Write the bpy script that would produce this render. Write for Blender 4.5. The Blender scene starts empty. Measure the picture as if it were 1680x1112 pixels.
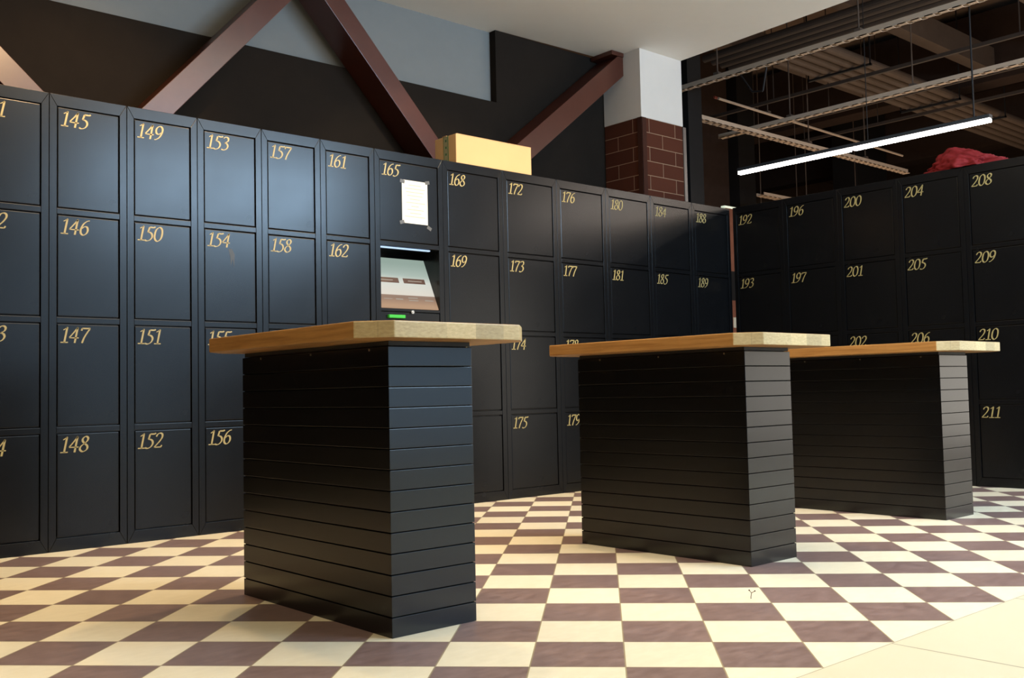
import bpy, bmesh, math, random
from mathutils import Vector, Matrix, noise
random.seed(7)
sc = bpy.context.scene
COL = sc.collection
PI = math.pi

# ------------------------------------------------------------------ camera
# X runs along the locker wall, Y goes into that wall, Z is up (metres)
cam_d = bpy.data.cameras.new('camera'); cam = bpy.data.objects.new('camera', cam_d); COL.objects.link(cam)
rt = Vector((0.750337, -0.660713, -0.021260)); up = Vector((-0.018234, -0.052835, 0.998437)); fw = Vector((0.660804, 0.748777, 0.051692))
m = Matrix.Identity(4)
for i in range(3):
    m[i][0] = rt[i]; m[i][1] = up[i]; m[i][2] = -fw[i]
m[0][3], m[1][3], m[2][3] = -1.509, -5.063, 0.72
cam.matrix_world = m
cam_d.sensor_width = 36.0; cam_d.sensor_fit = 'HORIZONTAL'
cam_d.lens = 36.0*1645.4/1680.0
cam_d.clip_start = 0.05; cam_d.clip_end = 100
sc.camera = cam

# ------------------------------------------------------------------ world, exposure
w = bpy.data.worlds.new('world'); sc.world = w; w.use_nodes = True
w.node_tree.nodes['Background'].inputs[0].default_value = (0.9, 0.8, 0.7, 1)
w.node_tree.nodes['Background'].inputs[1].default_value = 0.004
vs = sc.view_settings
vs.view_transform = 'Standard'; vs.look = 'None'; vs.gamma = 1.0; vs.use_curve_mapping = False
vs.exposure = 0.0

# ------------------------------------------------------------------ lights
WARM = (1.0, 0.67, 0.33); NEUT = (1.0, 0.90, 0.66); COOL = (0.50, 0.74, 1.0)
def light(name, kind, loc, energy, color, **k):
    d = bpy.data.lights.new(name, kind); d.energy = energy; d.color = color
    for a, v in k.items():
        if a not in ('aim',): setattr(d, a, v)
    o = bpy.data.objects.new(name, d); COL.objects.link(o); o.location = loc
    if 'aim' in k:
        o.rotation_euler = (Vector(k['aim'])-Vector(loc)).to_track_quat('-Z', 'Y').to_euler()
    return o
def spot(loc, aim, e, c, ang=100, blend=0.6, r=0.06):
    return light('downlight_beam', 'SPOT', loc, e, c, aim=aim, spot_size=math.radians(ang), spot_blend=blend, shadow_soft_size=r)
# warm downlights in the ceiling in front of the lockers
spot((0.30, -0.95, 3.54), (0.30, -0.75, 0), 125, WARM, 105, 0.6)
spot((1.55, -1.35, 3.54), (1.55, -1.15, 0), 150, WARM, 105, 0.6)
spot((3.10, -1.30, 3.54), (3.10, -1.1, 0), 125, WARM, 105, 0.6)
spot((-1.3, -1.4, 3.54), (-1.3, -1.4, 0), 90, WARM, 105, 0.6)
# two of them tilted toward the wall: one on the foot of the beams, one on the notice and the box
spot((0.25, -1.5, 3.50), (0.35, 0.6, 2.15), 220, WARM, 52, 0.8)
spot((2.6, -1.9, 3.50), (2.75, 0.0, 1.75), 150, (1.0, 0.80, 0.50), 62, 0.35)
# neutral downlights over the front floor; rear row added unseen, its bounce brightens the ceiling
for lx, ly, e in ((1.3, -4.6, 55), (3.8, -3.9, 38), (5.4, -4.0, 70), (-1.0, -3.9, 65), (1.5, -8.4, 430), (4.5, -8.4, 430), (-2.5, -8.4, 330)):
    spot((lx, ly, 3.54), (lx, ly, 0), e, NEUT, 120, 0.8)
# wide warm-white panel in the ceiling in front of the counters
light('ceiling_panel', 'AREA', (1.55, -2.45, 3.57), 115, (1.0, 0.82, 0.60), aim=(1.55, -2.45, 0), shape='RECTANGLE', size=2.5, size_y=2.1)
# unseen area lights added for reflections: cool and warm on lockers, neutral on counters
light('unseen_cool_upper', 'AREA', (3.75, -6.2, 3.16), 240, COOL, aim=(3.75, 0, 3.0), shape='RECTANGLE', size=2.9, size_y=0.75)
light('unseen_cool_lower', 'AREA', (2.6, -6.3, 1.35), 42, COOL, aim=(2.6, 0, 1.3), shape='RECTANGLE', size=3.4, size_y=2.1)
light('unseen_cool_hotspot', 'AREA', (4.9, -6.15, 3.22), 55, COOL, aim=(4.9, 0, 3.1), shape='RECTANGLE', size=0.5, size_y=0.5)  # small added panel for the brightest blue patch on the lockers
light('hall_fill', 'AREA', (8.6, -4.1, 3.25), 34, (1.0, 0.80, 0.64), aim=(4.3, 0, 1.9), shape='RECTANGLE', size=2.4, size_y=1.0)  # unseen, stands in for hall lamps mirrored in lockers near the corner
light('unseen_neutral_side', 'AREA', (8.6, -5.4, 1.2), 75, (1.0, 0.92, 0.80), aim=(4.0, -2.7, 0.8), shape='RECTANGLE', size=4.6, size_y=2.2)

# ------------------------------------------------------------------ node materials
def mat(name, base, rough=0.5, metal=0.0, spec=0.5, emit=None, es=0.0):
    m = bpy.data.materials.new(name); m.use_nodes = True
    b = m.node_tree.nodes['Principled BSDF']
    b.inputs['Base Color'].default_value = (*base, 1); b.inputs['Roughness'].default_value = rough
    b.inputs['Metallic'].default_value = metal; b.inputs['Specular IOR Level'].default_value = spec
    if emit:
        b.inputs['Emission Color'].default_value = (*emit, 1); b.inputs['Emission Strength'].default_value = es
    return m
class NT:
    def __init__(s, m): s.t = m.node_tree; s.b = s.t.nodes['Principled BSDF']
    def n(s, typ, **k):
        x = s.t.nodes.new(typ)
        for a, v in k.items(): setattr(x, a, v)
        return x
    def l(s, a, b): s.t.links.new(a, b)
    def val(s, sock, v):
        if hasattr(v, 'is_linked') or isinstance(v, bpy.types.NodeSocket): s.l(v, sock)
        else: sock.default_value = v
    def math(s, op, a, b=None, c=None):
        x = s.n('ShaderNodeMath', operation=op); s.val(x.inputs[0], a)
        if b is not None: s.val(x.inputs[1], b)
        if c is not None: s.val(x.inputs[2], c)
        return x.outputs[0]
    def mix(s, f, a, b):
        x = s.n('ShaderNodeMix', data_type='RGBA')
        s.val(x.inputs[0], f)
        for i, v in ((6, a), (7, b)):
            if isinstance(v, tuple): x.inputs[i].default_value = (*v, 1)
            else: s.l(v, x.inputs[i])
        return x.outputs[2]
    def coord(s): return s.n('ShaderNodeTexCoord').outputs['Object']
    def noise(s, vec, scale, detail=3, rough=0.5):
        x = s.n('ShaderNodeTexNoise'); s.l(vec, x.inputs['Vector'])
        x.inputs['Scale'].default_value = scale; x.inputs['Detail'].default_value = detail; x.inputs['Roughness'].default_value = rough
        return x.outputs['Fac']
    def ramp(s, f, p0, p1):
        x = s.n('ShaderNodeMapRange'); s.l(f, x.inputs[0])
        x.inputs[1].default_value = p0; x.inputs[2].default_value = p1
        return x.outputs[0]
    def bump(s, h, strength, dist=0.002):
        x = s.n('ShaderNodeBump'); s.l(h, x.inputs['Height']); x.inputs['Strength'].default_value = strength
        x.inputs['Distance'].default_value = dist; s.l(x.outputs[0], s.b.inputs['Normal'])
    def scale(s, vec, sx, sy, sz):
        x = s.n('ShaderNodeVectorMath', operation='MULTIPLY'); s.l(vec, x.inputs[0]); x.inputs[1].default_value = (sx, sy, sz)
        return x.outputs[0]

def paint(name, base, rough, var=0.25, bumpy=0.08, spec=0.5, nscale=9):
    m = mat(name, base, rough, spec=spec); t = NT(m); c = t.coord()
    f = t.noise(c, nscale, 5, 0.6)
    t.l(t.mix(f, tuple(x*(1-var) for x in base), tuple(x*(1+var) for x in base)), t.b.inputs['Base Color'])
    r = t.math('MULTIPLY_ADD', t.noise(c, nscale*0.6, 3), 0.06, rough-0.03)
    t.l(r, t.b.inputs['Roughness'])
    t.bump(t.noise(c, 160, 2), bumpy, 0.002)
    return m
M = {}
M['locker'] = paint('black_locker_paint', (0.0045, 0.0046, 0.0052), 0.26, 0.25, 0.006, 0.31)
M['stain'] = mat('drip_stain', (0.035, 0.030, 0.022), 0.45)
M['gap'] = mat('dark_gap', (0.002, 0.002, 0.002), 0.9, spec=0.1)
M['gold'] = mat('gold_vinyl', (0.40, 0.31, 0.125), 0.42, 0.0, 0.4)
M['base'] = paint('black_plank_paint', (0.0045, 0.0045, 0.005), 0.23, 0.3, 0.03, 0.5)
M['apron'] = mat('black_subframe', (0.006, 0.006, 0.007), 0.6)
M['screw'] = mat('screw_metal', (0.25, 0.2, 0.14), 0.4, 0.8)
M['blackwall'] = paint('black_wall_paint', (0.016, 0.0115, 0.0085), 0.9, 0.2, 0.05, 0.1)
M['greypanel'] = paint('grey_wall_paint', (0.205, 0.205, 0.195), 0.8, 0.05, 0.05, 0.3)
M['ceiling'] = paint('white_ceiling_paint', (0.84, 0.81, 0.76), 0.9, 0.02, 0.03, 0.2)
M['plaster'] = paint('white_plaster', (0.64, 0.58, 0.52), 0.85, 0.03, 0.05, 0.2)
M['beam'] = paint('red_brown_steel_paint', (0.075, 0.020, 0.011), 0.30, 0.2, 0.04, 0.5)
M['trim'] = mat('dark_corner_trim', (0.050, 0.018, 0.011), 0.85, spec=0.1)
M['metaltrim'] = mat('grey_metal_trim', (0.16, 0.13, 0.11), 0.45, 0.3)
M['hallslab'] = paint('brown_dark_slab', (0.24, 0.16, 0.11), 0.9, 0.35, 0.1, 0.2, 2)
M['hallblack'] = paint('black_steel', (0.012, 0.010, 0.009), 0.7, 0.2, 0.05, 0.3)
M['hallbrown'] = paint('brown_concrete', (0.040, 0.023, 0.016), 0.85, 0.3, 0.05, 0.2)
M['pipe'] = paint('brown_pipe', (0.115, 0.078, 0.056), 0.7, 0.2, 0.02, 0.4)
M['darkpipe'] = paint('dark_pipe', (0.06, 0.042, 0.032), 0.6, 0.2, 0.02, 0.4)
M['tray'] = mat('galvanised_tray', (0.62, 0.46, 0.33), 0.55, 0.0)
M['redcable'] = mat('red_cable', (0.35, 0.07, 0.04), 0.5)
M['wire'] = mat('black_wire', (0.01, 0.008, 0.008), 0.6)
M['lamp'] = mat('lamp_tube', (0.9, 0.9, 0.9), 0.4, emit=(1.0, 0.93, 0.86), es=22)
M['lampbody'] = mat('lamp_body', (0.05, 0.05, 0.05), 0.5)
M['glow'] = mat('small_lamp', (0.8, 0.8, 0.7), 0.4, emit=(0.9, 1.0, 0.75), es=0.6)
M['card'] = paint('cardboard', (0.62, 0.385, 0.185), 0.85, 0.05, 0.1, 0.2, 5)
M['tape'] = mat('packing_tape', (0.36, 0.33, 0.20), 0.3)
M['tapegreen'] = mat('tape_print', (0.03, 0.16, 0.07), 0.3)
M['paper'] = mat('paper', (0.78, 0.75, 0.65), 0.8)
M['ink'] = mat('faint_ink', (0.42, 0.39, 0.31), 0.8)
M['cleartape'] = mat('clear_tape', (0.10, 0.10, 0.10), 0.25)
M['redcloth'] = paint('red_cloth', (0.21, 0.011, 0.012), 0.75, 0.35, 0.1, 0.3, 30)
M['chrome'] = mat('chrome', (0.75, 0.75, 0.72), 0.2, 1.0)
M['green'] = mat('green_plastic', (0.03, 0.38, 0.03), 0.4, emit=(0.05, 0.6, 0.05), es=0.08)
M['post'] = paint('red_brown_post', (0.26, 0.09, 0.05), 0.5, 0.3, 0.1, 0.4, 12)
M['postpale'] = mat('pale_post_mark', (0.8, 0.72, 0.55), 0.5)
M['ledgesheen'] = mat('ledge_sheen', (0.3, 0.4, 0.5), 0.4, emit=(0.45, 0.65, 1.0), es=0.5)  # bluish glow imitates a reflection on the ledge, no lamp there

# wood: long staves along local Y (the long way of the table tops)
def wood(name, dark, light_, sx, sy, sz, stave):
    m = mat(name, light_, 0.42, spec=0.4); t = NT(m); c = t.coord()
    g = t.noise(t.scale(c, sx, sy, sz), 1.0, 6, 0.65)
    col = t.mix(t.ramp(g, 0.3, 0.72), dark, light_)
    wn = t.n('ShaderNodeTexWhiteNoise', noise_dimensions='2D')
    sep = t.n('ShaderNodeSeparateXYZ'); t.l(c, sep.inputs[0])
    cmb = t.n('ShaderNodeCombineXYZ')
    row = t.math('FLOOR', t.math('DIVIDE', sep.outputs[0], stave))
    t.l(row, cmb.inputs[0]); t.l(t.math('FLOOR', t.math('ADD', t.math('DIVIDE', sep.outputs[1], 0.43), t.math('MULTIPLY', row, 0.37))), cmb.inputs[1])
    t.l(cmb.outputs[0], wn.inputs['Vector'])
    k = t.math('MULTIPLY_ADD', wn.outputs['Value'], 0.4, 0.8)
    mm = t.n('ShaderNodeVectorMath', operation='SCALE'); t.l(col, mm.inputs[0]); t.l(k, mm.inputs[3])
    t.l(mm.outputs[0], t.b.inputs['Base Color']); t.bump(g, 0.12, 0.001)
    return m
M['wood'] = wood('oiled_hardwood', (0.25, 0.115, 0.032), (0.46, 0.245, 0.08), 70, 4, 90, 0.042)
M['endgrain'] = wood('pale_end_grain', (0.40, 0.28, 0.13), (0.56, 0.42, 0.22), 60, 60, 160, 0.11)

# checker floor: square tiles turned 45 degrees, mapped in metres
def floor_mat():
    m = mat('checker_tiles', (0.8, 0.7, 0.5), 0.35); t = NT(m); c = t.coord()
    sep = t.n('ShaderNodeSeparateXYZ'); t.l(c, sep.inputs[0])
    x = t.math('SUBTRACT', sep.outputs[0], 1.572); y = t.math('SUBTRACT', sep.outputs[1], -2.196)
    a, b = 0.68882, -0.72493
    u = t.math('DIVIDE', t.math('ADD', t.math('MULTIPLY', x, a), t.math('MULTIPLY', y, b)), 0.2495)
    v = t.math('DIVIDE', t.math('ADD', t.math('MULTIPLY', x, b), t.math('MULTIPLY', y, -a)), 0.2594)
    fu = t.math('FLOOR', u); fv = t.math('FLOOR', v)
    par = t.math('FLOORED_MODULO', t.math('ADD', fu, fv), 2.0)       # 0 = brown, 1 = cream
    def edge(q):
        f = t.math('FRACT', q); return t.math('MINIMUM', f, t.math('SUBTRACT', 1.0, f))
    e = t.math('MINIMUM', edge(u), edge(v))
    grout = t.math('LESS_THAN', e, 0.0075)
    cmb = t.n('ShaderNodeCombineXYZ'); t.l(fu, cmb.inputs[0]); t.l(fv, cmb.inputs[1])
    wn = t.n('ShaderNodeTexWhiteNoise', noise_dimensions='2D'); t.l(cmb.outputs[0], wn.inputs['Vector'])
    st = t.noise(t.scale(c, 14, 30, 1), 1.0, 6, 0.7)
    mott = t.ramp(st, 0.3, 0.7)
    brown = t.mix(mott, (0.135, 0.088, 0.084), (0.235, 0.165, 0.158))
    cream = t.mix(mott, (0.69, 0.64, 0.49), (0.77, 0.72, 0.57))
    col = t.mix(par, brown, cream)
    k = t.math('MULTIPLY_ADD', wn.outputs['Value'], 0.12, 0.94)
    sc_ = t.n('ShaderNodeVectorMath', operation='SCALE'); t.l(col, sc_.inputs[0]); t.l(k, sc_.inputs[3])
    col = t.mix(grout, sc_.outputs[0], (0.30, 0.25, 0.15))
    t.l(col, t.b.inputs['Base Color'])
    t.l(t.math('MULTIPLY_ADD', st, 0.2, 0.30), t.b.inputs['Roughness'])
    t.bump(t.math('MINIMUM', e, 0.02), 0.4, 0.02)
    return m
def plain_mat():
    m = mat('large_cream_tiles', (0.74, 0.69, 0.53), 0.3); t = NT(m); c = t.coord()
    sep = t.n('ShaderNodeSeparateXYZ'); t.l(c, sep.inputs[0])
    def edge(q):
        f = t.math('FRACT', q); return t.math('MINIMUM', f, t.math('SUBTRACT', 1.0, f))
    e = t.math('MINIMUM', edge(t.math('DIVIDE', t.math('SUBTRACT', sep.outputs[0], 1.13), 0.82)),
               edge(t.math('DIVIDE', t.math('SUBTRACT', sep.outputs[1], -3.632), 0.82)))
    g = t.math('LESS_THAN', e, 0.0034)
    st = t.noise(c, 3, 4)
    t.l(t.mix(g, t.mix(st, (0.64, 0.61, 0.47), (0.69, 0.66, 0.51)), (0.30, 0.27, 0.2)), t.b.inputs['Base Color'])
    return m
M['floor'] = floor_mat(); M['plain'] = plain_mat()
M['hallfloor'] = mat('hall_floor', (0.35, 0.27, 0.2), 0.4)

def brick_mat():
    m = mat('dark_brick', (0.05, 0.017, 0.010), 0.85, spec=0.1); t = NT(m); c = t.coord()
    sep = t.n('ShaderNodeSeparateXYZ'); t.l(c, sep.inputs[0])
    cmb = t.n('ShaderNodeCombineXYZ')
    t.l(t.math('ADD', t.math('ADD', sep.outputs[0], sep.outputs[1]), 0.06), cmb.inputs[0]); t.l(t.math('SUBTRACT', sep.outputs[2], 3.0), cmb.inputs[1])
    br = t.n('ShaderNodeTexBrick'); t.l(cmb.outputs[0], br.inputs['Vector'])
    br.inputs['Color1'].default_value = (0.085, 0.025, 0.013, 1); br.inputs['Color2'].default_value = (0.062, 0.018, 0.010, 1)
    br.inputs['Mortar'].default_value = (0.30, 0.19, 0.12, 1)
    br.inputs['Scale'].default_value = 1.0; br.inputs['Mortar Size'].default_value = 0.0028; br.inputs['Mortar Smooth'].default_value = 0.1
    br.inputs['Brick Width'].default_value = 0.34; br.inputs['Row Height'].default_value = 0.122
    t.l(br.outputs['Color'], t.b.inputs['Base Color'])
    return m
M['brick'] = brick_mat()
def screen_mat():
    m = mat('screen_glow', (0.02, 0.02, 0.02), 0.15); t = NT(m); c = t.coord()
    sep = t.n('ShaderNodeSeparateXYZ'); t.l(c, sep.inputs[0])
    f = t.ramp(sep.outputs[2], 0.02, 0.33)
    r = t.n('ShaderNodeValToRGB'); t.l(f, r.inputs[0])
    el = r.color_ramp.elements
    el[0].position = 0.0; el[0].color = (0.50, 0.30, 0.18, 1)
    el[1].position = 1.0; el[1].color = (0.34, 0.44, 0.38, 1)
    for p_, cc in ((0.18, (0.28, 0.17, 0.12)), (0.235, (0.30, 0.19, 0.14)), (0.245, (0.80, 0.75, 0.66)), (0.55, (0.72, 0.76, 0.70)), (0.7, (0.46, 0.56, 0.50))):
        e = el.new(p_); e.color = (*cc, 1)
    t.l(r.outputs[0], t.b.inputs['Emission Color']); t.b.inputs['Emission Strength'].default_value = 0.85
    return m
M['screen'] = screen_mat()
M['button'] = mat('screen_button', (0.02, 0.01, 0.01), 0.2, emit=(0.13, 0.08, 0.06), es=0.7)
M['glyph'] = mat('screen_mark', (0.02, 0.02, 0.02), 0.2, emit=(0.55, 0.48, 0.40), es=0.6)

# ------------------------------------------------------------------ mesh helpers
class MB:
    def __init__(s): s.v = []; s.f = []; s.mi = []
    def add(s, vs_, fs, mi=0):
        o = len(s.v); s.v += [tuple(v) for v in vs_]
        for f in fs: s.f.append([o+i for i in f]); s.mi.append(mi)
    def box(s, x0, x1, y0, y1, z0, z1, b=0.0, mi=0):
        if b <= 0:
            s.add([(x0,y0,z0),(x1,y0,z0),(x1,y1,z0),(x0,y1,z0),(x0,y0,z1),(x1,y0,z1),(x1,y1,z1),(x0,y1,z1)],
                  [(3,2,1,0),(4,5,6,7),(0,1,5,4),(1,2,6,5),(2,3,7,6),(3,0,4,7)], mi); return
        bm = bmesh.new(); bmesh.ops.create_cube(bm, size=1)
        for v in bm.verts:
            v.co = Vector(((x0+x1)/2+v.co.x*(x1-x0), (y0+y1)/2+v.co.y*(y1-y0), (z0+z1)/2+v.co.z*(z1-z0)))
        bmesh.ops.bevel(bm, geom=bm.edges[:], offset=b, segments=2, affect='EDGES', profile=0.6)
        s.bm(bm, mi)
    def bm(s, bm, mi=0):
        bm.verts.index_update()
        s.add([v.co.copy() for v in bm.verts], [[v.index for v in f.verts] for f in bm.faces], mi); bm.free()
    def prism(s, poly, a0, a1, axis='z', b=0.0, mi=0, side_mi=None):
        bm = bmesh.new(); n = len(poly)
        def P(p, a): return {'z': (p[0], p[1], a), 'y': (p[0], a, p[1]), 'x': (a, p[0], p[1])}[axis]
        lo = [bm.verts.new(P(p, a0)) for p in poly]; hi = [bm.verts.new(P(p, a1)) for p in poly]
        bm.faces.new(lo[::-1]); bm.faces.new(hi)
        for i in range(n): bm.faces.new((lo[i], lo[(i+1) % n], hi[(i+1) % n], hi[i]))
        bmesh.ops.recalc_face_normals(bm, faces=bm.faces[:])
        if b > 0: bmesh.ops.bevel(bm, geom=bm.edges[:], offset=b, segments=2, affect='EDGES', profile=0.6)
        s.bm(bm, mi)
    def tube(s, p0, p1, r, n=12, mi=0):
        p0 = Vector(p0); p1 = Vector(p1); d = (p1-p0).normalized()
        a = d.orthogonal().normalized(); b = d.cross(a)
        vs_ = []
        for p in (p0, p1):
            for i in range(n):
                t = 2*PI*i/n; vs_.append(p+a*math.cos(t)*r+b*math.sin(t)*r)
        fs = [(i, (i+1) % n, n+(i+1) % n, n+i) for i in range(n)]
        s.add(vs_, fs+[tuple(range(n))[::-1], tuple(range(n, 2*n))], mi)
    def mesh(s, name, mats):
        me = bpy.data.meshes.new(name); me.from_pydata(s.v, [], s.f); me.update()
        for x in (mats if isinstance(mats, (list, tuple)) else [mats]): me.materials.append(x)
        for p, i in zip(me.polygons, s.mi): p.material_index = i
        return me
    def build(s, name, mats, parent=None, loc=(0, 0, 0)):
        return link(name, s.mesh(name, mats), parent, loc)
def link(name, me, parent=None, loc=(0, 0, 0)):
    o = bpy.data.objects.new(name, me); COL.objects.link(o); o.location = loc
    if parent: o.parent = parent
    return o
def empty(name, loc, rz=0.0):
    o = bpy.data.objects.new(name, None); COL.objects.link(o); o.location = loc; o.rotation_euler = (0, 0, rz); o.empty_display_size = 0.1
    return o
def tag(o, label, cat, group=None):
    o['label'] = label; o['category'] = cat; o['kind'] = 'thing'
    if group: o['group'] = group
    return o
def struct(name, mb, mats):
    o = mb.build(name, mats); o['kind'] = 'structure'; return o

CZ = 3.586        # ceiling height
H = 2.212         # locker height
# ------------------------------------------------------------------ room shell
b = MB()
YB = -3.632
b.add([(-9, YB, 0), (6.0, YB, 0), (6.0, 1.1, 0), (-9, 1.1, 0)], [(0, 1, 2, 3)], 0)
b.add([(-9, -11, 0), (6.0, -11, 0), (6.0, YB, 0), (-9, YB, 0)], [(0, 1, 2, 3)], 1)
b.add([(6.0, -11, 0), (24, -11, 0), (24, 11, 0), (6.0, 11, 0)], [(0, 1, 2, 3)], 2)
b.add([(-9, -11, -0.2), (24, -11, -0.2), (24, 11, -0.2), (-9, 11, -0.2)], [(3, 2, 1, 0)], 2)
struct('floor', b, [M['floor'], M['plain'], M['hallfloor']])

b = MB()   # white ceiling with its free edge over the right-hand lockers
b.prism([(-9, -11), (5.0, -11), (5.30, -1.25), (5.39, 0.43), (5.39, 0.80), (3.62, 0.864), (3.62, 1.1), (-9, 1.1)], CZ, CZ+0.16, 'z')
struct('ceiling', b, [M['ceiling']])
b = MB()   # black wall behind the lockers, stepped around the grey recess
b.box(-9, 5.30, 0.864, 1.1, 0, 3.002)
b.box(3.612, 5.30, 0.864, 1.1, 3.002, CZ)
struct('wall_back', b, [M['blackwall']])
b = MB(); b.box(-9, 3.612, 0.935, 1.1, 3.002, CZ)
struct('wall_recess', b, [M['greypanel']])

# ------------------------------------------------------------------ pillar at the corner
pil = empty('brick_pillar', (4.842, 0.432, 0))
tag(pil, 'square corner pillar with white plaster top and dark brown brick below, behind the lockers', 'pillar')
def rel(mb, name, mats, parent):
    lx, ly, lz = parent.location
    mb.v = [(x-lx, y-ly, z-lz) for x, y, z in mb.v]
    return mb.build(name, mats, parent)
b = MB(); b.box(4.842, 5.39, 0.432, 0.855, 3.0, CZ-0.001)
rel(b, 'plaster_top', M['plaster'], pil)
b = MB(); b.box(4.846, 5.386, 0.436, 0.855, 0, 3.0)
o = b.build('brick_cladding', M['brick']); o.parent = pil; o.matrix_parent_inverse = Matrix.Translation(-pil.location)
b = MB(); b.box(4.840, 4.90, 0.428, 0.437, 0, 2.999); b.box(4.838, 4.847, 0.428, 0.475, 0, 2.999)
rel(b, 'corner_trim', M['trim'], pil)
b = MB(); b.box(5.386, 5.425, 0.425, 0.47, 0, 2.995, 0.004)
rel(b, 'metal_edge_strip', M['metaltrim'], pil)

# ------------------------------------------------------------------ diagonal beams
def beam(name_label, p, q, wid, y0=0.615, y1=0.862, cut=None):
    p = Vector(p); q = Vector(q); d = (q-p).normalized(); n = Vector((-d[1], d[0]))
    poly = [p+n*wid/2, p-n*wid/2, q-n*wid/2, q+n*wid/2]
    if cut is not None:   # vertical cut at x = cut for the end q
        def at(pt): t = (cut-pt[0])/d[0]; return Vector((cut, pt[1]+d[1]*t))
        poly[2] = at(poly[2]); poly[3] = at(poly[3])
    b = MB(); b.prism([tuple(v) for v in poly], y0, y1, 'y', 0.003)
    o = b.build('diagonal_brace', M['beam']); tag(o, name_label, 'beam', 'diagonal beams on the black wall'); return o
def cl(a, c):   # centre line from an upper and a lower edge given as two points each at equal x
    return ((a[0]+c[0])/2, (a[1]+c[1])/2)
beam('red brown beam end at the far left, sloping down behind the first locker column', (-0.75, 3.15), (0.392, 2.077), 0.14)
beam('red brown beam leaning right, its lit foot behind the lockers 149 and 153', (0.36, 1.92), (1.755, 3.478), 0.141)
beam('red brown beam leaning left that ends behind the cardboard box', (1.84, 3.511), (3.055, 2.205), 0.140)
beam('red brown beam rising right from the box to the white pillar', (3.02, 2.05), (4.9, 3.545), 0.165, cut=4.838)

ep = MB(); ep.box(4.69, 4.836, 0.605, 0.855, 3.548, 3.584, 0.003)
_b = [o_ for o_ in COL.objects if o_.name.startswith('diagonal_brace')][-1]
ep.build('end_plate', M['beam'], _b)

# ------------------------------------------------------------------ digits
def catmull(P, closed=False, n=8):
    out = []; L = len(P)
    if L == 2: return [P[0], P[1]]
    segs = L if closed else L-1
    for i in range(segs):
        g = lambda k: P[k % L] if closed else P[max(0, min(L-1, k))]
        a, b_, c, d = g(i-1), g(i), g(i+1), g(i+2)
        for j in range(n):
            t = j/n
            out.append(tuple(0.5*((2*b_[k])+(-a[k]+c[k])*t+(2*a[k]-5*b_[k]+4*c[k]-d[k])*t*t+(-a[k]+3*b_[k]-3*c[k]+d[k])*t**3) for k in (0, 1)))
    out.append(P[0] if closed else P[-1])
    return out
NA = math.radians(22)
def stroke(mb, P, closed=False, A=0.06, B=0.024, off=(0, 0)):
    pts = catmull(P, closed); n = len(pts); L = []; R_ = []
    for i, p in enumerate(pts):
        if closed: q0 = pts[(i-1) % (n-1)]; q1 = pts[(i+1) % (n-1)] if i < n-1 else pts[1]
        else: q0 = pts[max(0, i-1)]; q1 = pts[min(n-1, i+1)]
        tx, ty = q1[0]-q0[0], q1[1]-q0[1]; l = math.hypot(tx, ty) or 1; nx, ny = -ty/l, tx/l
        h = math.sqrt((A*(math.cos(NA)*nx+math.sin(NA)*ny))**2+(B*(-math.sin(NA)*nx+math.cos(NA)*ny))**2)
        L.append((p[0]+nx*h, p[1]+ny*h)); R_.append((p[0]-nx*h, p[1]-ny*h))
    vs_ = [(a[0]+off[0], 0, a[1]+off[1]) for a in L]+[(a[0]+off[0], 0, a[1]+off[1]) for a in R_]
    mb.add(vs_, [(i, n+i, n+i+1, i+1) for i in range(n-1)])
SIX = [[(.50,.96),(.36,.92),(.18,.74),(.08,.44),(.10,.16),(.27,.02),(.44,.12),(.50,.32),(.43,.52),(.28,.57),(.13,.44)]]
DIG = {
 '0': ([[(.05,.48),(.10,.80),(.29,.96),(.47,.82),(.53,.50),(.48,.18),(.29,.02),(.10,.18)]], True, .60),
 '1': ([[(.28,.96),(.28,.02)], [(.08,.80),(.20,.88),(.30,.98)], [(.06,.03),(.50,.03)]], False, .50),
 '2': ([[(.06,.74),(.14,.90),(.29,.96),(.43,.88),(.46,.70),(.36,.47),(.20,.25),(.04,.05)], [(.05,.05),(.48,.05)], [(.47,.05),(.53,.17)]], False, .58),
 '3': ([[(.08,.84),(.18,.94),(.32,.95),(.43,.84),(.40,.66),(.20,.54)], [(.20,.54),(.38,.48),(.47,.31),(.40,.12),(.22,.02),(.04,.06)]], False, .56),
 '4': ([[(.42,.98),(.22,.64),(.02,.33)], [(.02,.32),(.58,.32)], [(.40,.97),(.40,.0)]], False, .62),
 '5': ([[(.20,.92),(.48,.92),(.54,.98)], [(.19,.92),(.14,.58)], [(.14,.59),(.30,.56),(.43,.44),(.46,.26),(.36,.08),(.18,.0),(.02,.05)]], False, .56),
 '6': (SIX, False, .58),
 '7': ([[(.06,.92),(.55,.92)], [(.07,.93),(.04,.78)], [(.54,.92),(.40,.64),(.28,.32),(.22,.0)]], False, .56),
 '8': ([[(.28,.53),(.14,.68),(.13,.84),(.28,.96),(.43,.86),(.42,.69),(.28,.53),(.10,.36),(.07,.16),(.27,.02),(.48,.15),(.47,.36)]], True, .58),
 '9': ([[(.56-x, .98-y) for x, y in SIX[0]]], False, .58)}
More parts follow.
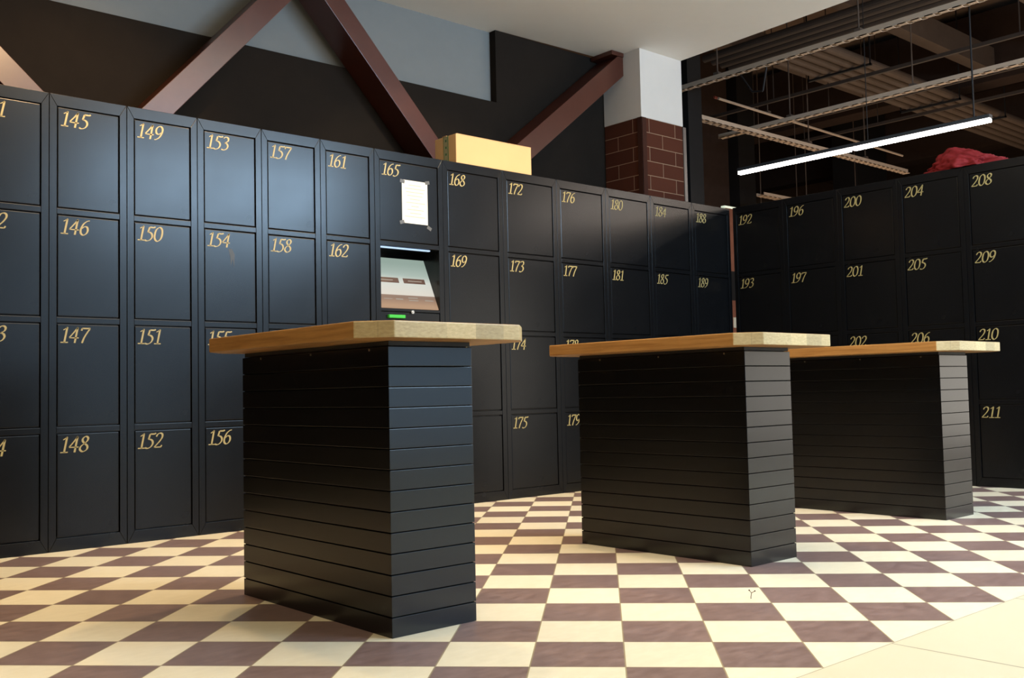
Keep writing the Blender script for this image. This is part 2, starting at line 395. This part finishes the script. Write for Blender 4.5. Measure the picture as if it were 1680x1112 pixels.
def number_mesh(txt, h=0.078):
    mb = MB(); x = 0.0
    for ch in txt:
        strokes, closed, adv = DIG[ch]
        for s in strokes:
            heavy = (ch in '57' and s is strokes[0])
            stroke(mb, s, closed and s is strokes[0], 0.062, 0.042 if heavy else 0.026, (x, 0))
        x += adv
    mb.v = [((vx+0.20*vz)*h*1.01, vy, vz*h) for vx, vy, vz in mb.v]
    # thin raised vinyl: give it a real edge
    bm = bmesh.new(); me = mb.mesh('tmp', M['gold']); bm.from_mesh(me); bpy.data.meshes.remove(me)
    r = bmesh.ops.extrude_face_region(bm, geom=bm.faces[:])
    for g in r['geom']:
        if isinstance(g, bmesh.types.BMVert): g.co.y -= 0.0009
    bmesh.ops.recalc_face_normals(bm, faces=bm.faces[:])
    out = bpy.data.meshes.new('number'); bm.to_mesh(out); bm.free(); out.materials.append(M['gold'])
    return out

# ------------------------------------------------------------------ lockers
EDGE_T, EDGE_B, RAIL, DEPTH = 0.058, 0.062, 0.030, 0.40
DH = (H-EDGE_T-EDGE_B-3*RAIL)/4
ROWZ = [H-EDGE_T-DH*(i+1)-RAIL*i for i in range(4)]     # bottom of each door
def frame_mesh(W, st, kiosk=False):
    """front picture frame of mitred members with rails between the doors, plus the case behind"""
    b = MB(); g = 0.0003; c = 0.0013
    def member(outer, inner, y0, y1):
        b_ = outer+inner[::-1]
        bm = bmesh.new()
        f = [bm.verts.new((x, y0, z)) for x, z in b_]; k = [bm.verts.new((x, y1, z)) for x, z in b_]
        bm.faces.new(f); bm.faces.new(k[::-1])
        for i in range(4): bm.faces.new((f[i], k[i], k[(i+1) % 4], f[(i+1) % 4]))
        bmesh.ops.recalc_face_normals(bm, faces=bm.faces[:])
        ed = [e for e in bm.edges if all(v in f for v in e.verts)]
        bmesh.ops.bevel(bm, geom=ed, offset=c, segments=2, affect='EDGES', profile=0.5)
        b.bm(bm)
    x0, x1 = 0.0012, W-0.0012; z0, z1 = 0.0, H
    xi0, xi1, zi0, zi1 = st, W-st, EDGE_B, H-EDGE_T
    d = 0.020
    member([(x0+g, z1), (x1-g, z1)], [(xi0+g, zi1), (xi1-g, zi1)], 0, d)
    member([(x0+g, z0), (x1-g, z0)], [(xi0+g, zi0), (xi1-g, zi0)], 0, d)
    member([(x0, z0+g), (x0, z1-g)], [(xi0, zi0+g), (xi0, zi1-g)], 0, d)
    member([(x1, z0+g), (x1, z1-g)], [(xi1, zi0+g), (xi1, zi1-g)], 0, d)
    for i in range(3):
        zt = ROWZ[i]; b.box(xi0-0.001, xi1+0.001, 0.001, d, zt-RAIL, zt, 0.003)
    # case
    if not kiosk:
        b.box(0.001, W-0.001, 0.019, DEPTH, 0.0, H-0.002)
    else:
        zk0, zk1 = ROWZ[1]+0.115, ROWZ[1]+DH
        b.box(0.001, W-0.001, 0.019, DEPTH, 0.0, zk0); b.box(0.001, W-0.001, 0.019, DEPTH, zk1, H-0.002)
        b.box(0.001, st, 0.019, DEPTH, zk0, zk1); b.box(W-st, W-0.001, 0.019, DEPTH, zk0, zk1); b.box(st, W-st, 0.30, DEPTH, zk0, zk1)
        b.box(st-0.001, W-st+0.001, 0.001, 0.02, ROWZ[1]+0.098, ROWZ[1]+0.118, 0.003)
    return b.mesh('carcass', M['locker'])
def door_mesh(W, st, h=None):
    b = MB(); gp = 0.0045; b.box(st+gp, W-st-gp, 0.004, 0.018, gp, (h or DH)-gp, 0.0035)
    return b.mesh('door', M['locker'])
caches = {}
ORD = ['first', 'second', 'third', 'fourth']
def locker(first, W, st, base, rz, label, rows=(0, 1, 2, 3), kiosk=False, nx=0.009):
    t = empty('locker_cabinet', base, rz)
    tag(t, label, 'locker', 'numbered black locker columns')
    key = (round(W, 3), kiosk)
    if key not in caches: caches[key] = (frame_mesh(W, st, kiosk), door_mesh(W, st), )
    fm, dm = caches[key]
    link('carcass', fm, t)
    n = first
    for i in range(4):
        if kiosk and i == 1: continue
        d = link('door', dm, t, (0, 0, ROWZ[i]))
        link('number', number_mesh(str(n)), d, (st+0.0045+nx, 0.0034, DH-0.0045-0.012-0.078))
        if n == 154:   # old drip mark below the number
            sm = MB(); sm.add([(0.175, 0.0034, 0.40), (0.195, 0.0034, 0.402), (0.212, 0.0034, 0.37), (0.208, 0.0034, 0.30), (0.200, 0.0034, 0.345), (0.190, 0.0034, 0.31), (0.186, 0.0034, 0.355)], [(0, 1, 2, 3, 4, 5, 6)])
            sm.build('drip_stain', M['stain'], d)
        n += 1
    return t
WA, WK, WB, WR = 0.3743, 0.5225, 0.5068, 0.4818
x = -WA; n = 141
locker(141, WA, 0.036, (x, 0, 0), 0, 'black locker column at the left picture edge, the first, showing doors 141 to 144')
x = 0.0
for n in (145, 149, 153, 157, 161):
    locker(n, WA, 0.036, (x, 0, 0), 0, f'narrow black locker column with gold numbers {n} to {n+3}'); x += WA
xk = x
kio = locker(165, WK, 0.038, (x, 0, 0), 0, 'black locker column with door 165 above a tilted payment screen', kiosk=True); x += WK
for n in (168, 172, 176, 180, 184, 188):
    locker(n, WB, 0.038, (x, 0, 0), 0, f'black locker column of the long wall, numbers {n} to {n+3}' + (', last before the corner' if n == 188 else '')); x += WB
# right bank: faces -X, runs toward -Y
ra = math.atan2(-0.99993, 0.01203)
for k, n in enumerate((192, 196, 200, 204, 208)):
    base = (5.419+0.01203*WR*k, -0.041-0.99993*WR*k, 0)
    locker(n, WR, 0.037, base, ra, f'black locker column of the right-hand row, numbers {n} to {n+3}' + (', first from the corner' if n == 192 else ''))

# screen recess of the 165 column
zk0 = ROWZ[1]+0.118; zk1 = ROWZ[1]+DH; sx0, sx1 = 0.040, WK-0.040
def kpart(mb, name, mats, parent=kio): return mb.build(name, mats, parent)
tl = math.atan2(0.155, 0.33)
Ls = math.hypot(0.155, 0.33)
b = MB(); b.box(sx0, sx1, 0, 0.012, 0, Ls, 0.001)
scr = link('screen', b.mesh('screen', [M['screen']]), kio, (0, 0.012, zk0+0.004)); scr.rotation_euler = (-tl, 0, 0)
b = MB()
W_ = sx1-sx0
for u0, u1 in ((0.02, 0.44), (0.52, 0.90)):
    b.box(sx0+W_*u0, sx0+W_*u1, -0.0015, 0.0, Ls*0.50, Ls*0.60, 0.0006)
b.build('screen_button', M['button'], scr)
b = MB()
for u0, u1, v0, v1 in ((0.30, 0.42, 0.165, 0.185), (0.52, 0.68, 0.15, 0.165), (0.52, 0.68, 0.20, 0.215), (0.10, 0.24, 0.17, 0.18), (0.80, 0.95, 0.16, 0.175), (0.08, 0.34, 0.54, 0.556), (0.60, 0.84, 0.54, 0.556)):
    b.box(sx0+W_*u0, sx0+W_*u1, -0.0022, 0.0, Ls*v0, Ls*v1)
b.build('screen_text', M['glyph'], scr)
b = MB(); b.box(sx0, sx0+W_*0.86, 0.010, 0.03, zk1-0.012, zk1-0.003, 0.001); kpart(b, 'ledge_reflection', M['ledgesheen'])  # reflection under the top ledge, built as a glowing bar
b = MB(); b.box(0.040, WK-0.040, 0.004, 0.018, ROWZ[1]+0.004, ROWZ[1]+0.096, 0.003)
pn = kpart(b, 'service_panel', M['locker'])
b = MB(); b.tube((0.265, 0.005, 1.221), (0.265, -0.010, 1.221), 0.011, 20); b.tube((0.265, -0.009, 1.221), (0.265, -0.013, 1.221), 0.007, 16)
b.box(0.2635, 0.2665, -0.0140, -0.0128, 1.216, 1.226); kpart(b, 'lock', M['chrome'], pn)
b = MB(); b.box(0.085, 0.205, -0.016, 0.006, 1.180, 1.2005, 0.003); kpart(b, 'card_slot', M['green'], pn)

# notice on door 165
nt = empty('paper_notice', (xk+0.205, 0.0034, 1.777))
tag(nt, 'white paper notice taped on the door numbered 165', 'notice')
b = MB(); b.box(0, 0.196, -0.0007, 0.0, 0, 0.270); b.build('sheet', M['paper'], nt)
b = MB()
for i, (u0, u1) in enumerate(((.25,.75),(.1,.9),(.15,.85),(.2,.8),(.3,.7),(.15,.9),(.35,.65),(.2,.85),(.3,.75),(.1,.9))):
    b.box(0.196*u0, 0.196*u1, -0.0011, -0.0007, 0.238-i*0.022, 0.244-i*0.022)
b.build('printed_lines', M['ink'], nt)
for (tx, tz, r) in ((-0.016, 0.252, .2), (0.180, 0.256, -.2), (-0.016, -0.012, -.3), (0.186, -0.020, .5)):
    b = MB(); b.box(0, 0.035, -0.0016, -0.0011, 0, 0.022); o = b.build('clear_tape', M['cleartape'], nt, (tx, 0, tz)); o.rotation_euler = (0, r, 0)

# ------------------------------------------------------------------ counter tables
TB, TT = 0.878, 0.049
def table_parts(yr):
    BW, BL = 0.320, 0.9447; out = {}
    b = MB(); N = 14; hz = (TB-0.014)/N
    for i in range(N):
        b.box(0, BW, 0, BL, i*hz, (i+1)*hz-0.0032, 0.0011)
    b.box(0.005, BW-0.005, 0.005, BL-0.005, 0.004, TB-0.016, 0, 1)
    out['plank_base'] = b.mesh('plank_base', [M['base'], M['gap']])
    b = MB(); b.box(0.006, BW-0.002, 0.006, BL-0.006, TB-0.0145, TB, 0.001); out['subframe'] = b.mesh('subframe', M['apron'])
    ol, oe, c = 0.161, 0.147, 0.083
    X0, X1, Y0, Y1 = -ol, BW+ol, -oe, BL+yr
    poly = [(X0, Y0+c), (X0+c, Y0), (X1-c, Y0), (X1, Y0+c), (X1, Y1-c), (X1-c, Y1), (X0+c, Y1), (X0, Y1-c)]
    b = MB(); b.prism(poly, TB, TB+TT, 'z', 0.004)
    me = b.mesh('tabletop', [M['wood'], M['endgrain']])
    for p in me.polygons:
        n_ = p.normal
        if abs(n_.y) > 0.5 and abs(n_.z) < 0.5: p.material_index = 1
    out['tabletop'] = me
    return out
TL = ['black plank counter with chamfered wood top, nearest and leftmost of the three',
      'middle black plank counter with wood top, in front of lockers 176 to 188',
      'rearmost black plank counter with wood top, in front of the right-hand lockers']
for (tx, ty, yr), lab in zip(((0.191, -2.577, 0.015), (1.860, -2.657, 0.107), (3.645, -2.602, 0.107)), TL):
    t = empty('counter_table', (tx, ty, 0)); tag(t, lab, 'table', 'plank counters on the checkered floor')
    for nm, me in table_parts(yr).items(): link(nm, me, t)
    for sy in (0.10, 0.45, 0.80):
        b = MB(); b.tube((0.004, sy, TB-0.024), (-0.002, sy, TB-0.024), 0.004, 10); b.build('screw', M['screw'], t)

tw = MB()
p0 = Vector((1.37, -3.00, 0.004))
for a_, b_, r_ in (((0, 0, 0), (0.015, 0.008, 0.010), 0.0012), ((0.015, 0.008, 0.010), (0.022, 0.022, 0.016), 0.001), ((0.015, 0.008, 0.010), (0.032, 0.006, 0.014), 0.001), ((0, 0, 0), (-0.014, -0.010, -0.002), 0.0012)):
    tw.tube(p0+Vector(a_), p0+Vector(b_), r_, 6)
for q in ((0.022, 0.022, 0.016), (0.032, 0.006, 0.014)):
    c_ = p0+Vector(q); tw.box(c_.x-0.002, c_.x+0.002, c_.y-0.002, c_.y+0.002, c_.z-0.002, c_.z+0.002, 0.001)
tag(tw.build('dry_twig', M['trim']), 'tiny dry twig on the checkered floor before the middle counter', 'twig')

# ------------------------------------------------------------------ cardboard box on the lockers
cb = empty('cardboard_box', (2.512, 0.004, H), 0.0)
tag(cb, 'long tan cardboard box lying on top of the lockers 165 to 172', 'box')
b = MB(); b.box(0, 0.664, 0, 0.225, 0.001, 0.192, 0.003); b.build('carton', M['card'], cb)
b = MB(); b.box(0.006, 0.664, -0.0015, 0.225, 0.1915, 0.1945, 0.0008); b.box(-0.002, 0.07, 0.10, 0.145, 0.194, 0.1965); b.build('lid_flap', M['card'], cb)
b = MB(); b.box(-0.0012, 0.0, 0.082, 0.130, 0.001, 0.192)
b.box(-0.0018, 0.0, 0.080, 0.085, 0.001, 0.192, 0, 1); b.box(-0.0018, 0.0, 0.127, 0.131, 0.001, 0.192, 0, 1)
for k in range(4): b.box(-0.0019, 0.0, 0.098, 0.112, 0.02+k*0.045, 0.035+k*0.045, 0, 1)
b.build('packing_tape', [M['tape'], M['tapegreen']], cb)

# ------------------------------------------------------------------ crumpled red cloth on the right lockers
bm = bmesh.new(); bmesh.ops.create_icosphere(bm, subdivisions=6, radius=1)
for v in bm.verts:
    c = v.co.copy()
    n1 = noise.noise(c*1.3+Vector((3, 1, 7))); rid = 1-abs(noise.noise(Vector((c.x*3.2, c.y*2.2, c.z*3.5))+Vector((9, 2, 4))))*2
    n2 = noise.noise(c*7.0)+0.8*(1-2*abs(noise.noise(Vector((c.x*6, c.y*4, c.z*6)))))
    k = 0.93+0.22*n1+0.15*rid+0.085*n2
    env = 0.80+0.25*math.sin(c.y*3.4+0.9)
    v.co = Vector((c.x*0.15*k, c.y*0.275*k, max(0.0, c.z*0.140*k*env)))
for f in bm.faces: f.smooth = True
b = MB(); me = bpy.data.meshes.new('red_cloth'); bm.to_mesh(me); bm.free(); me.materials.append(M['redcloth'])
for p in me.polygons: p.use_smooth = True
o = link('red_cloth', me, None, (5.60, -1.93, H)); tag(o, 'crumpled red cloth bundle lying on top of the right-hand lockers', 'cloth')

# ------------------------------------------------------------------ industrial hall behind the right-hand lockers
b = MB(); b.box(5.45, 24, -11, 11, 6.0, 6.2); struct('ceiling_hall', b, [M['hallslab']])
b = MB(); b.box(23.8, 24, -11, 11, 0, 6.0); struct('wall_right', b, [M['hallbrown']])
b = MB(); b.box(5.45, 24, 9.0, 9.2, 0, 6.0); struct('wall_far', b, [M['hallslab']])
b = MB(); b.box(5.305, 5.45, 0.87, 1.1, CZ, 6.0); b.box(5.25, 5.40, -11, 0.87, CZ+0.17, 6.0); struct('wall_upstand', b, [M['hallblack']])

def bar(name, mats, label, cat, group, boxes=(), tubes=()):
    b = MB()
    for q in boxes: b.box(*q)
    for q in tubes: b.tube(*q)
    o = b.build(name, mats); tag(o, label, cat, group); return o
# structural columns
bar('steel_column', M['hallblack'], 'black steel column just right of the brick pillar', 'column', None, [(6.83, 7.06, 1.5, 1.75, 0, 5.98, 0.004)])
bar('concrete_column', M['hallbrown'], 'brown concrete column behind the black steel column near the corner', 'column', None, [(10.82, 11.49, 4.4, 4.9, 0, 5.98, 0.01)])
bar('steel_column', M['hallblack'], 'dark column standing behind the left end of the long tube lamp', 'column', None, [(11.76, 12.2, 4.4, 4.8, 0, 5.98, 0.004)])
bar('concrete_column', M['hallblack'], 'wide dark column far back above the middle of the tube lamp', 'column', None, [(15.4, 16.5, 4.4, 4.9, 0, 5.98, 0.01)])
# concrete joists along X and girders along Y under the slab
for i, (y, lab) in enumerate(((-0.65, 'brown concrete joist at the upper right corner of the dark hall'), (0.80, 'brown concrete joist crossing below the upper cable tray'), (2.45, 'brown concrete joist behind the pipe bundle'))):
    bar('concrete_joist', M['pipe'], lab, 'joist', 'joists under the hall slab', [(7.0, 12.6, y-0.09, y+0.09, 5.0, 5.32, 0.004)])
for xg, lab in ((12.7, 'dark girder carrying the joists in the middle of the hall'), (16.6, 'dark girder farthest back under the hall slab')):
    bar('ceiling_girder', M['hallbrown'], lab, 'girder', None, [(xg, xg+0.4, -10.5, 8.5, 4.9, 5.9, 0.01)])
# pipes in X direction
PL = ['front pipe of the brown bundle under the hall slab', 'second pipe of the brown bundle counted from the front', 'middle pipe of the brown bundle under the hall slab', 'second last pipe of the brown bundle under the hall slab', 'rear pipe of the brown bundle under the hall slab']
for i in range(5):
    y = 1.02+0.155*i
    bar('ceiling_pipe', M['pipe'], PL[i], 'pipe', 'pipe bundle under the hall slab', [], [((8.74, y, 4.6), (20.0, y, 4.6), 0.055, 14)])
for xs, lab in ((9.55, 'dark bracket holding the pipe bundle near its left end'), (11.9, 'dark bracket under the middle of the pipe bundle'), (13.35, 'dark bracket under the pipe bundle above the lamp end')):
    bar('pipe_bracket', M['wire'], lab, 'bracket', 'pipe bundle brackets', [(xs, xs+0.04, 0.9, 1.75, 4.515, 4.54), (xs, xs+0.015, 0.9, 0.915, 4.515, 6.0), (xs, xs+0.015, 1.735, 1.75, 4.515, 6.0)])
# dark pipes in Y direction above the first tray
for i in range(4):
    xx = 8.05+0.17*i
    bar('dark_pipe', M['darkpipe'], ['dark pipe nearest the white ceiling edge', 'second dark pipe from the white ceiling edge', 'third dark pipe from the white ceiling edge', 'dark pipe directly above the upper cable tray'][i], 'pipe', 'dark pipes along the white ceiling edge', [], [((xx, -4.0, 4.62), (xx, 2.2, 4.62), 0.045, 12)])
# perforated trays
def tray(label, a0, a1, fixed, z, axis, wd=0.07, hh=0.05, perf=0.12):
    b = MB()
    def bx(p0, p1, q0, q1, z0, z1):
        if axis == 'y': b.box(q0, q1, p0, p1, z0, z1)
        else: b.box(p0, p1, q0, q1, z0, z1)
    bx(a0, a1, fixed-wd/2, fixed-wd/2+0.012, z, z+hh); bx(a0, a1, fixed+wd/2-0.012, fixed+wd/2, z, z+hh)
    k = a0
    while k < a1:
        bx(k, k+perf*0.62, fixed-wd/2, fixed+wd/2, z, z+0.006); k += perf
    o = b.build('cable_tray', M['tray']); tag(o, label, 'cable tray', 'perforated cable trays in the hall'); return o
tray('upper perforated cable tray running just below the white ceiling edge', -4.0, 1.55, 6.68, 3.8, 'y', 0.075)
tray('lower perforated cable tray above the long tube lamp', -4.0, 2.45, 8.66, 3.8, 'y', 0.085)
tray('cable tray running away from the white pillar under the lower tray', 7.0, 12.3, 1.92, 3.74, 'x', 0.10)
tray('far cable tray beneath the tube lamp near the top of locker 200', 11.15, 16.0, 3.6, 3.55, 'x', 0.14)
tray('far ladder tray seen low above the tops of lockers 196 and 200', 11.2, 14.0, 3.9, 3.1, 'x', 0.14)
for i, lab in enumerate(('long dark rail crossing under the slab before the red cable', 'second long dark rail crossing under the slab', 'dark rail hanging beside the lower tray')):
    bar('support_rail', M['darkpipe'], lab, 'rail', 'dark rails in the hall', [((9.3, 9.34), (10.6, 10.64), (11.9, 11.94))[i]+(-1.0, 3.4, 4.30+0.06*i, 4.34+0.06*i)], [((((9.3, 10.6, 11.9)[i])+0.02, y_, 4.33+0.06*i), (((9.3, 10.6, 11.9)[i])+0.02, y_, 6.0), 0.007, 6) for y_ in (-0.9, 2.1, 3.3)])
for i, (lab, pts_) in enumerate((('hanging cable loop under the upper tray', ((6.72, 0.75, 3.80), (6.72, 0.62, 3.60), (6.72, 0.50, 3.58), (6.72, 0.45, 3.80))),)):
    bar('hanging_cable', M['wire'], lab, 'cable', None, [], [(pts_[k], pts_[k+1], 0.010+0.012*i, 8) for k in range(3)])
for i, lab in enumerate(('red cable strung beside the rear tray', 'pale cable strung below the red cable')):
    bar('ceiling_cable', [M['redcable'], M['tray']][i], lab, 'cable', None, [], [((8.25, 2.22-0.06*i, 4.2-0.03*i), (13.0, 2.36-0.06*i, 4.2-0.03*i), 0.016, 8)])
# hangers
for i, (hx, hy, z0, lab) in enumerate(((6.68, -0.55, 3.85, 'thin rod holding the upper tray below the ceiling corner'), (6.68, 1.0, 3.85, 'thin rod holding the left end of the upper tray'),
        (8.66, -0.05, 3.85, 'thin rod with a pale clamp holding the lower tray at its middle'), (8.66, 1.45, 3.85, 'thin rod holding the left part of the lower tray'), (9.8, 1.92, 3.8, 'thin rod over the crossing tray'), (11.2, 1.92, 3.8, 'thin rod over the far part of the crossing tray'), (9.4, 2.25, 4.2, 'thin rod above the red cable'), (12.4, 3.6, 3.6, 'thin rod down to the far tray beneath the tube lamp'), (13.9, 3.6, 3.6, 'second thin rod down to the far tray'), (11.6, 3.9, 3.15, 'long thin rod down to the ladder tray'), (12.6, 3.9, 3.15, 'second long rod down to the ladder tray'))):
    bar('hanger_rod', M['pipe'], lab, 'rod', 'tray hanger rods', [(hx-0.03, hx+0.03, hy-0.03, hy+0.03, z0, z0+0.03)], [((hx, hy, z0), (hx, hy, 6.0), 0.008, 8)])

# suspended tube lamp of two lengths
lp = empty('tube_lamp', (7.0, -0.26, 2.9)); tag(lp, 'long bright suspended tube lamp above the right-hand lockers', 'lamp')
b = MB(); b.box(-0.032, 0.032, -1.27, 1.27, 0.012, 0.045, 0.004); b.build('housing', M['lampbody'], lp)
for a0, a1 in ((-1.265, -0.016), (0.016, 1.265)):
    b = MB(); b.box(-0.028, 0.028, a0, a1, -0.020, 0.012, 0.008); b.build('diffuser', M['lamp'], lp)
for yy in (-1.13, -0.16):
    b = MB(); b.tube((0, yy, 0.044), (0, yy, 3.1), 0.008 if yy < -1 else 0.004, 8); b.build('hanging_wire', M['wire'], lp)
# two more of the same lamps deeper in the hall, outside the picture
for (lx, ly, lz) in ((11.8, -5.2, 3.4), (7.0, -3.30, 2.9)):
    lo = empty('tube_lamp', (lx, ly, lz)); tag(lo, f'suspended tube lamp in the {"far" if lx > 10 else "near"} part of the hall beyond the right-hand lockers', 'lamp', 'hall tube lamps')
    b = MB(); b.box(-0.035, 0.035, -1.27, 1.27, 0.012, 0.06, 0.004); b.build('housing', M['lampbody'], lo)
    b = MB(); b.box(-0.034, 0.034, -1.265, 1.265, -0.028, 0.012, 0.008); b.build('diffuser', M['lamp'], lo)
light('hall_fill', 'AREA', (12.0, 0.5, 2.0), 95, (1.0, 0.74, 0.50), aim=(12, 0.5, 6), shape='RECTANGLE', size=7, size_y=7)  # unseen added fill, lights trays and slab from below
# things seen through the corner gap
gp = empty('timber_post', (8.17, 2.0, 0)); tag(gp, 'red brown post seen through the gap between lockers 188 and 192', 'post')
b = MB(); b.box(-0.10, 0.10, -0.03, 0.03, 0, 2.80, 0.004); b.build('shaft', M['post'], gp)
b = MB(); b.box(-0.101, 0.101, -0.034, -0.030, 1.72, 2.06); b.build('dark_band', M['hallblack'], gp)
b = MB(); b.box(-0.03, 0.03, -0.036, -0.030, 1.40, 1.52); b.build('pale_label', M['postpale'], gp)
gl = bar('ceiling_lamp', M['glow'], 'small pale far lamp glimpsed above the corner of the lockers', 'lamp', None, [(8.05, 8.32, 1.97, 2.03, 2.80, 2.828, 0.008)])
